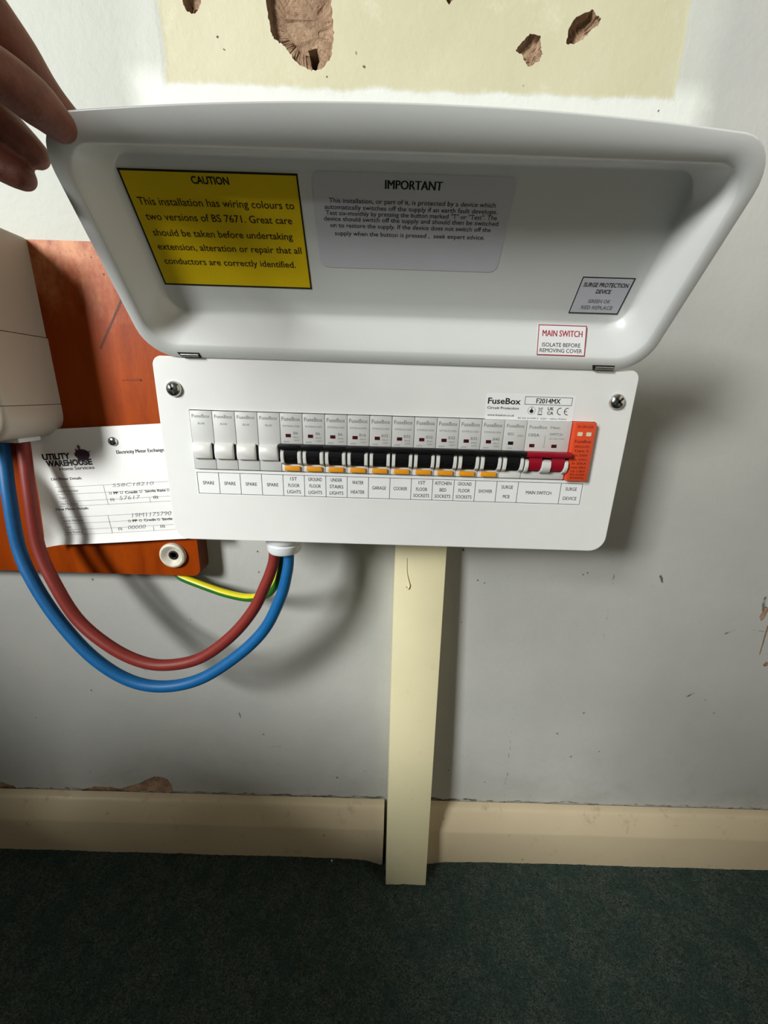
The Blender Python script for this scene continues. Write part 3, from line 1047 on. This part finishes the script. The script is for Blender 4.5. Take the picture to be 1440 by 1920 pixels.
hline(p, FM, -3.6, -1.2, -35.2, .25, 'ink_grey', .08)
link('face_print', p.mesh('face_print', LO_), o)
# surge protection device
o = thing('surge_protector', (149.6, MY, BZ), 'orange red surge protection device with two cream windows at the right end of the row', 'surge protector')
LS = (0, MY, BZ)
link('body', MB().box(-8.3, 8.6, MY - 3.6, -61.5, -61.2, -15.0, 'orange_body', .7).mesh('body', LS), o)


def OM(x, z, h):
    return (x, MY - 3.6 - h, z)


p = MB()
p.text('SURGE', 0, -19.2, 1.8, OM, .08, 'orange_print', w=12.5)
p.text('FuseBox', 0, -30.6, 2.2, OM, .08, 'orange_print', w=13.0, bold=.012)
for z, txt in ((-34.4, 'SPDCUT2'), (-37.6, 'Type 2'), (-41.2, 'Un 230V'), (-44.6, 'Uc 275V'), (-47.6, 'In 20kA'), (-50.8, 'Imax 40kA'), (-53.8, 'Up 1.5kV'), (-56.6, 'EN 61643'), (-59.2, '50/60Hz')):
    p.text(txt, -.2, z, 1.6, OM, .08, 'orange_print', w=11.5, bold=.014)
link('face_print', p.mesh('face_print', LS), o)
for dx in (-3.4, 3.4):
    link('status_window', MB().slab(rrect(dx - 1.9, dx + 1.9, -25.4, -22.4, .5, 2), OM, -.1, .3, 'cream_window').mesh('status_window', LS), o)

# ================================================================= BACKBOARD, METER, PAPER
BO = (-400, 0, -201)
bd = thing('meter_board', BO, 'varnished orange wooden board on the wall behind the meter, with wear and painted sheen at the top', 'board')
bl = rrect(-620, -207, -200.5, 122.5, (3, 9, 3, 3), 4)
mb = MB().slab(bl, lambda x, z, h: (x, -h, z), .3, 22, 'wood')
k_ = mb.mi('wood_edge')
for i, f in enumerate(mb.f):
    if len(f) == 4:
        c_ = sum((mb.v[j] for j in f), Vector()) / 4
        if c_.x > -212 and -20 < c_.y:
            mb.m[i] = k_
mb.build('panel', bd, BO, 20)
# cup washer and its screw
wx, wz = -234.5, -175.5
wr = MB()
pf = [(14.2, 0), (14.4, -2.2), (13.6, -3.8), (11.8, -4.6), (10.2, -4.0), (7.4, -1.6), (5.6, -1.0)]
wr.loft([[(wx + r * math.cos(2 * math.pi * i / 36), -22 + y, wz + r * math.sin(2 * math.pi * i / 36)) for i in range(36)] for r, y in pf], 'washer', cap0=True, cap1=True, flip=True)
cw = tag(wr.build('cup_washer', bd, BO), 'cream plastic cup washer')
sc = MB()
sc.loft([[(wx + .3 + r * math.cos(2 * math.pi * i / 20), -22 + y, wz + r * math.sin(2 * math.pi * i / 20)) for i in range(20)] for r, y in ((5.4, -1.0), (5.2, -1.6), (3.8, -1.9), (3.0, -.9))], 'steel_dark', cap0=True, cap1=True, flip=True)
sc.build('screw', cw, BO)

# electricity meter
MO = (-400, -22, -50)
mt = thing('electricity_meter', MO, 'off white electricity meter case at the left edge, mounted on the orange board', 'meter')


def mcase(z0, z1, rs, x1, y0, y1, mat='meter'):
    """rounded block: outline in x-z run out from the board, front edge rounded"""
    m_ = MB()
    rg = []
    for y, ins in ((y0, 0), (y1 + 7, 0), (y1 + 4, .5), (y1 + 1.4, 2.2), (y1, 6)):
        rg.append(xz(rrect(-520 + ins, x1 - ins, z0 + (ins if rs[1] > 1 else 0), z1 - (ins if rs[2] > 1 else 0), [max(.4, r - ins * .4) if r > 1 else r for r in rs], 6), y))
    return m_.loft(rg, mat, cap0=True, cap1=True, flip=True)


mcase(42.6, 124, (.5, .5, 4, 4), -326.6, -22.2, -88).build('case', mt, MO)
mcase(-17.6, 42.0, (.5, .5, .5, .5), -325.4, -22.2, -86.5).build('terminal_cover', mt, MO)
mcase(-48.8, -18.0, (22, 22, .5, .5), -325.4, -22.2, -86).build('cable_cover', mt, MO)
nb = MB()
nb.box(-364.5, -344.5, -56, -31, -52.6, -46, 'nylon', 1.6)
nb.build('cable_entry', mt, MO)

# meter exchange notice
th = math.radians(4.6)
ex, ez = Vector((math.cos(th), 0, math.sin(th))), Vector((-math.sin(th), 0, math.cos(th)))
PO = Vector((-363.2, -24.0, -165.6))


def PM(x, y, h):                # along the paper, up the paper; the free left edge curls forward
    lf = max(0.0, 16 - x)
    c = 9.0 * (lf / 16.0) ** 2 * (.35 + .65 * max(0, 1 - y / 130))
    bot = .05 * max(0, 14 - y) ** 2 * .35
    shift = 12.0 * math.sin(min(1, max(0, y / 120)) * math.pi * .5) * max(0, 1 - x / 60)
    return PO + ex * (x + shift * .95) + ez * y + Vector((0, -h - c - bot - 1.2 - 1.2 * math.sin(x * .03), 0))


pp = MB()
nx_, ny_ = 46, 30
vs, fs = [], []
for h in (0, .25):
    for j in range(ny_ + 1):
        for i in range(nx_ + 1):
            vs.append(PM(170.0 * i / nx_, 121.0 * j / ny_, h))
n1 = (nx_ + 1) * (ny_ + 1)
for j in range(ny_):
    for i in range(nx_):
        a = j * (nx_ + 1) + i
        fs.append((n1 + a, n1 + a + 1, n1 + a + nx_ + 2, n1 + a + nx_ + 1))
        fs.append((a, a + nx_ + 1, a + nx_ + 2, a + 1))
for i in range(nx_):
    fs.append((i, i + 1, n1 + i + 1, n1 + i))
for j in range(ny_):
    a = j * (nx_ + 1)
    fs.append((a + nx_ + 1, a, n1 + a, n1 + a + nx_ + 1))
M['paper'] = plain('white paper', (236, 236, 232), .75, var=.01)
pp.add(vs, fs, 'paper')


def pl(X, Z):                   # board position -> paper coordinates (inverse of PM without the curl)
    d = Vector((X, 0, Z)) - Vector((PO.x, 0, PO.z))
    x, y = d.dot(ex), d.dot(ez)
    xx = x
    for _ in range(6):
        xx = x - .95 * 12.0 * math.sin(min(1, max(0, y / 120)) * math.pi * .5) * max(0, 1 - xx / 60)
    return xx, y


def ptext(s_, X0, X1, Z0, cap, mat, bold=0.0, shear=0.0):
    x0, y0 = pl(X0, Z0)
    x1 = pl(X1, Z0)[0]
    pp.text(s_, x0, y0, cap, PM, .38, mat, w=max(1, x1 - x0), align='L', bold=bold, shear=shear)


def prule(X0, X1, Zl, w=.35):   # ruled line following the paper's own tilt, through (X0, Zl)
    x0, y0 = pl(X0, Zl)
    x1 = pl(X1, Zl)[0]
    n = 10
    pts = [(x0 + (x1 - x0) * i / n, y0 - w / 2) for i in range(n + 1)]
    q = [(x0 + (x1 - x0) * i / n, y0 + w / 2) for i in range(n + 1)]
    pp.add([PM(x, y, .36) for x, y in pts + q], [(i, i + 1, n + 2 + i, n + 1 + i) for i in range(n)], 'ink_grey')


def pvert(X, Z0, Z1):
    x, y0 = pl(X, Z0)
    y1 = pl(X, Z1)[1]
    pp.flat([(x - .18, y0), (x + .18, y0), (x + .18, y1), (x - .18, y1)], PM, .36, 'ink_grey')


ptext('UTILITY', -352, -323, -73.2, 5.6, 'ink', .045)
ptext('WAREHOUSE', -350, -301.5, -80.0, 5.6, 'ink', .045)
ptext('Home Services', -337, -300.5, -83.6, 3.2, 'ink', .012)
ptext('Electricity Meter Exchange', -276, -228, -64.8, 3.5, 'ink', .02)
ptext('Old Meter Details', -348.5, -316, -94.6, 2.7, 'ink', .022)
ptext('New Meter Details', -350, -315, -127.0, 2.7, 'ink', .022)
R_ = -216
for zz in (-101.6, -109.4, -117.2, -122.4):
    prule(-346, R_, zz)
for zz in (-134.6, -141.6, -148.6, -154.2):
    prule(-347, R_, zz)
for s_, X, Z in (('Serial Number', -344, -107.0), ('Type', -344, -114.2), ('Old Reading', -344, -120.8), ('Serial Number', -345, -139.4), ('Type', -345, -146.2), ('New Reading', -345, -152.4)):
    ptext(s_, X, X + 1.72 * len(s_), Z, 2.3, 'ink_grey', .008)
pvert(-293.5, -118.6, -97.8)
pvert(-294.5, -150.6, -130.8)
pvert(-249.5, -115.2, -109.4)
pvert(-250, -147.2, -141.6)


def pbox(X, Z, sz=2.4):
    x, y = pl(X, Z)
    pp.frame(rc(x, x + sz, y, y + sz), rc(x + .35, x + sz - .35, y + .35, y + sz - .35), PM, .38, 'ink')


pbox(-290.5, -107.3)
ptext('PP', -286, -281, -107.1, 2.6, 'ink', .03)
pbox(-279, -106.4)
ptext('Credit', -274, -261, -106.2, 2.6, 'ink', .02)
pbox(-259, -104.8)
ptext('Single Rate', -253.5, -232, -104.4, 2.6, 'ink', .02)
pbox(-230.5, -102.6)
ptext('Multi Rate', -226, -206, -102.2, 2.6, 'ink', .02)
ptext('(1)', -290.5, -286.5, -114.0, 2.4, 'ink', .02)
ptext('(2)', -246, -241, -110.5, 2.4, 'ink', .02)
pbox(-275.5, -137.6)
ptext('PP', -271, -266, -137.2, 2.6, 'ink', .03)
pbox(-264, -136.7)
ptext('Credit', -259, -246.5, -136.2, 2.6, 'ink', .02)
pbox(-245, -135.2)
ptext('Single Rate', -240, -219, -134.8, 2.6, 'ink', .02)
ptext('(1)', -287.5, -283.5, -146.4, 2.4, 'ink', .02)
ptext('(2)', -243, -238, -142.6, 2.4, 'ink', .02)
ptext('S58C18210', -286, -243, -99.4, 3.6, 'ink_blue', -.012, .25)
ptext('57617', -281, -259, -113.2, 4.2, 'ink_blue', -.012, .2)
ptext('19M1175790', -271, -229, -132.0, 4.4, 'ink_blue', -.01, .25)
ptext('00000', -277, -258, -145.6, 4.2, 'ink_blue', -.01, .25)
# piggy bank emblem with a coin
px0, py0 = pl(-311, -66.5)
pig = []
for i in range(26):
    a = 2 * math.pi * i / 26
    pig.append((px0 + 8.0 * math.cos(a), py0 + 5.6 * math.sin(a)))
pp.flat(pig, PM, .38, 'purple')
for dx in (-4.6, 4.2):
    pp.flat([(px0 + dx - 1.5, py0 - 6.8), (px0 + dx + 1.5, py0 - 6.8), (px0 + dx + 1.7, py0 - 3), (px0 + dx - 1.7, py0 - 3)], PM, .42, 'purple')
pp.flat([(px0 - 9.2, py0 - .6), (px0 - 7, py0 - 2.4), (px0 - 6, py0 + 3), (px0 - 8.6, py0 + 2.4)], PM, .42, 'purple')
pp.flat([(px0 - 6.8, py0 + 3.4), (px0 - 4.0, py0 + 4.6), (px0 - 6.4, py0 + 6.6)], PM, .42, 'purple')
pp.flat([(px0 + 7, py0 + 2), (px0 + 9.4, py0 + 2.4), (px0 + 9.2, py0 + 3.1), (px0 + 7, py0 + 3)], PM, .42, 'purple')
pp.flat([(px0 - 1.6 + 2.0 * math.cos(i * math.pi / 7), py0 + 7.6 + 2.4 * math.sin(i * math.pi / 7)) for i in range(14)], PM, .44, 'purple')
pp.frame([(px0 - 1.6 + 1.4 * math.cos(i * math.pi / 7), py0 + 7.6 + 1.8 * math.sin(i * math.pi / 7)) for i in range(14)], [(px0 - 1.6 + .9 * math.cos(i * math.pi / 7), py0 + 7.6 + 1.2 * math.sin(i * math.pi / 7)) for i in range(14)], PM, .46, 'ink_soft')
tag(pp.build('paper_notice', None, tuple(PO)), 'white Electricity Meter Exchange paper sheet screwed to the orange board', 'paper')
# screw and washer through the paper
sm = MB()
pc = PM(*pl(-277.8, -52.2), .3)
screw_mesh(sm, (pc.x, pc.y, pc.z), 4.6, ang=.5, h=2.6)
tag(sm.build('screw', None, tuple(pc)), 'zinc cross head screw holding the paper notice to the board', 'screw')

# ================================================================= CABLES
bc = MB().tube([(-378, -38, -44), (-376.2, -42.0, -71.2), (-370.7, -52.0, -105.0), (-364.8, -61.6, -154.1), (-349.8, -70.2, -189.5), (-325.5, -77.9, -229), (-294.2, -84.4, -264.6), (-260.5, -87.0, -288), (-225.3, -88.0, -293.7), (-187.0, -87.7, -283.4), (-148.0, -86.9, -255.6), (-118.6, -86.0, -224.4), (-100.9, -84.8, -188.6), (-94.0, -83.5, -163.7), (-92.0, -82.0, -148.4), (-91.5, -81, -132)], lambda t: 5.8 if t < .7 else 5.8 - 1.2 * (t - .7) / .3, 'blue_cable', 20, 12)
tag(bc.build('meter_tail_cable', None, (-228, -88, -305)), 'thick blue cable looping from the meter to the gland under the unit', 'cable')
rc_ = MB().tube([(-356, -39, -44), (-354.9, -42.0, -64.3), (-350.5, -51.8, -104.4), (-345.4, -61.1, -153.7), (-330.2, -69.6, -188.7), (-308.6, -76.9, -224.7), (-277.7, -83.5, -249.4), (-248.0, -86.0, -264.8), (-219.2, -87.0, -268.2), (-184.8, -86.8, -258.9), (-152.2, -86.3, -233.2), (-128.3, -85.6, -203.5), (-114.5, -84.9, -175.4), (-108.4, -84.0, -160.1), (-105.4, -83.5, -148.4), (-104.6, -83, -132)], lambda t: 5.6 if t < .7 else 5.6 - .8 * (t - .7) / .3, 'red_cable', 20, 12)
tag(rc_.build('meter_tail_cable', None, (-238, -86, -277)), 'thick brown red cable looping above the blue one from meter to gland', 'cable')
ec = MB().tube([(-262, -9, -190), (-241, -11, -202), (-230.9, -14, -207.8), (-193.8, -24, -215.5), (-171.6, -32, -217), (-146.4, -43, -214), (-124.2, -57, -201.8), (-112.2, -65, -187.4), (-105, -69.5, -172.5), (-101, -71, -154), (-99.5, -71.5, -132)], 4.4, 'earth_green', 16, 12, mat2='earth_yellow', twist=.6, span=6, phase=3)
tag(ec.build('earth_cable', None, (-140, -66, -211)), 'thin green and yellow striped earth cable sagging from the board to the gland', 'cable')

# ================================================================= BOXING
TO = (40, 0, -645)
tk = thing('pipe_boxing', TO, 'tall narrow cream painted boxing running from carpet up under the consumer unit', 'boxing')
bm = bmesh.new()
T_ = [(9.3, -27, -124.5), (64.6, -27, -124.5), (64.6, -.3, -124.5), (9.3, -.3, -124.5), (14.2, -52, -648), (69.4, -52, -648), (69.4, -.3, -648), (14.2, -.3, -648)]
vv = [bm.verts.new(p) for p in T_]
for f in ((0, 1, 2, 3), (7, 6, 5, 4), (0, 4, 5, 1), (1, 5, 6, 2), (2, 6, 7, 3), (3, 7, 4, 0)):
    bm.faces.new([vv[i] for i in f])
bmesh.ops.recalc_face_normals(bm, faces=bm.faces)
bmesh.ops.bevel(bm, geom=bm.edges[:], offset=.9, segments=2, affect='EDGES', profile=.5)
MB().bm(bm, 'trunk').build('board', tk, TO, 30)


def ty(z):                      # front of the boxing at height z
    return -27 - 25 * (-124.5 - z) / 523.5


hk = MB().tube([(22.2, ty(-170) - .3, -168), (23.0, ty(-184) - .5, -184), (25.4, ty(-195) - .7, -194.5), (26.5, ty(-200) - 1.1, -199.5), (24.8, ty(-203) - 1.5, -203.2), (22.0, ty(-201) - 1.2, -200.6)], lambda t: .3 + .7 * t if t < .8 else .86 - .5 * (t - .8) / .2, 'trunk', 10, 8)
tag(hk.build('paint_drip', tk, TO), 'hook shaped lump of dried paint')

# ================================================================= CRUMB
cr = MB()
bm = bmesh.new()
bmesh.ops.create_icosphere(bm, subdivisions=2, radius=1.3)
for v in bm.verts:
    v.co = v.co * (1 + .25 * noise.noise(v.co * 1.3)) + Vector((-63.6, -27.3, -643.4))
tag(cr.bm(bm, 'white_crumb').build('crumb', None, (-63.6, -27.3, -644.6)), 'tiny white crumb on the carpet left of the cream boxing', 'crumb')

# ================================================================= PERSON (hand holding the lid)
HO = Vector((-200, -200, 120))


def capsule(bm, a, b_, ra, rb, n=20, k=6):
    a, b_ = Vector(a), Vector(b_)
    d = (b_ - a).normalized()
    q = d.to_track_quat('Z', 'Y')
    rings = []
    for i in range(k + 1):
        t = math.pi / 2 * i / k
        rings.append((a - d * ra * math.cos(t), ra * math.sin(t)))
    for i in range(k + 1):
        t = math.pi / 2 * i / k
        rings.append((b_ + d * rb * math.sin(t), rb * math.cos(t)))
    vv = []
    for c_, r in rings:
        vv.append([bm.verts.new(c_ + q @ Vector((max(r, .00005) * math.cos(2 * math.pi * j / n), max(r, .00005) * math.sin(2 * math.pi * j / n), 0))) for j in range(n)])
    for i in range(len(vv) - 1):
        for j in range(n):
            bm.faces.new((vv[i][j], vv[i][(j + 1) % n], vv[i + 1][(j + 1) % n], vv[i + 1][j]))
    bm.faces.new(vv[0][::-1])
    bm.faces.new(vv[-1])


HAND = {                        # base of the palm side, knuckles, finger joints, tip: centre and radius in mm
    'thumb': ([(-262, -285, 160), (-226, -264, 142), (-193, -241, 128.5), (-171, -217, 124), (-164.5, -204, 121), (-161.5, -194.5, 117.6)], [15, 15, 11.8, 9.5, 9.6, 7.2]),
    'index': ([(-270, -282, 190), (-226, -230, 181), (-193, -205, 168), (-181, -190, 151), (-176.5, -179, 137.5), (-168, -167, 126)], [14, 11.5, 9.6, 8.8, 8.0, 6.2]),
    'middle': ([(-278, -284, 182), (-246, -226, 168), (-233, -192, 151), (-212, -178, 134.5), (-198.5, -174, 121.8), (-192, -172.4, 116)], [14, 11.5, 10.4, 9.8, 8.4, 6.8]),
    'ring': ([(-284, -286, 172), (-256, -228, 151), (-242, -196, 130), (-219, -181, 116.6), (-205, -177.6, 108), (-198, -176.4, 104.4)], [14, 11.2, 9.2, 8.4, 7.9, 6.6]),
    'pinky': ([(-288, -290, 164), (-264, -236, 138), (-252, -208, 121), (-234, -196, 109.5), (-224, -192, 103.5)], [13, 10, 8.0, 7.2, 5.8]),
    'arm': ([(-268, -272, 172), (-300, -313, 193), (-366, -390, 232), (-455, -495, 285)], [22, 23, 27, 37]),
    'palm': ([(-290, -300, 180), (-250, -240, 165), (-232, -238, 172)], [20, 13, 12]),
    'web': ([(-240, -268, 152), (-222, -244, 160), (-226, -232, 176)], [12, 8, 9]),
}
bm = bmesh.new()
for k, (pts, rs) in HAND.items():
    n_ = 5 if k not in ('arm', 'palm', 'web') else 1
    cp = cat([Vector((*p, 0)).to_3d() for p in pts], n_) if n_ > 1 else [Vector(p) for p in pts]
    cr_ = []
    for q in range(len(cp)):
        t = q / n_
        i0 = min(int(t), len(rs) - 2)
        cr_.append(rs[i0] + (rs[i0 + 1] - rs[i0]) * (t - i0))
    for q in range(len(cp) - 1):
        capsule(bm, (cp[q] - HO) * .001, (cp[q + 1] - HO) * .001, cr_[q] * .001, cr_[q + 1] * .001)
me = bpy.data.meshes.new('person')
bm.to_mesh(me)
bm.free()
pe = bpy.data.objects.new('person', me)
COL.objects.link(pe)
md = pe.modifiers.new('fuse', 'REMESH')
md.mode = 'VOXEL'
md.voxel_size = .0011
md.use_smooth_shade = True
md = pe.modifiers.new('soft', 'SMOOTH')
md.factor = .5
md.iterations = 7
bpy.context.view_layer.update()
nm = bpy.data.meshes.new_from_object(pe.evaluated_get(bpy.context.evaluated_depsgraph_get()))
pe.modifiers.clear()
pe.data = nm
nm.materials.clear()
nm.materials.append(M['skin'])
for p in nm.polygons:
    p.use_smooth = True
pe.location = P(HO)
tag(pe, 'hand of a person pinching the top left corner of the raised lid', 'person')
sl = MB().tube([(-378, -404, 239), (-455, -495, 285), (-540, -640, 325), (-560, -820, 350), (-500, -1010, 350)], lambda t: 42 + 26 * t, 'sleeve', 24, 8)  # unseen sleeve, run along the daylight to shade the hand and lid corner
sl.build('sleeve', pe, tuple(HO))
jk = MB().tube([(-420, -1150, -230), (-425, -1150, -120), (-415, -1130, 60), (-395, -1080, 240), (-385, -1050, 350)], lambda t: 165 + 25 * math.sin(t * 3), 'sleeve', 28, 8)
jk.build('jacket', pe, tuple(HO))
for pts in ([(-360, -1110, -225), (-500, -820, -170), (-610, -560, -130), (-640, -500, -190), (-650, -540, -400), (-655, -600, -590)],
            [(-500, -1140, -225), (-730, -850, -165), (-930, -600, -120), (-965, -540, -180), (-960, -570, -400), (-955, -620, -590)]):
    MB().tube(pts, lambda t: 108 - 46 * t, 'sleeve', 24, 8).build('shade_leg', pe, tuple(HO))  # unseen legs added to shade the lower left wall and carpet

bpy.data.objects.remove(_txo)
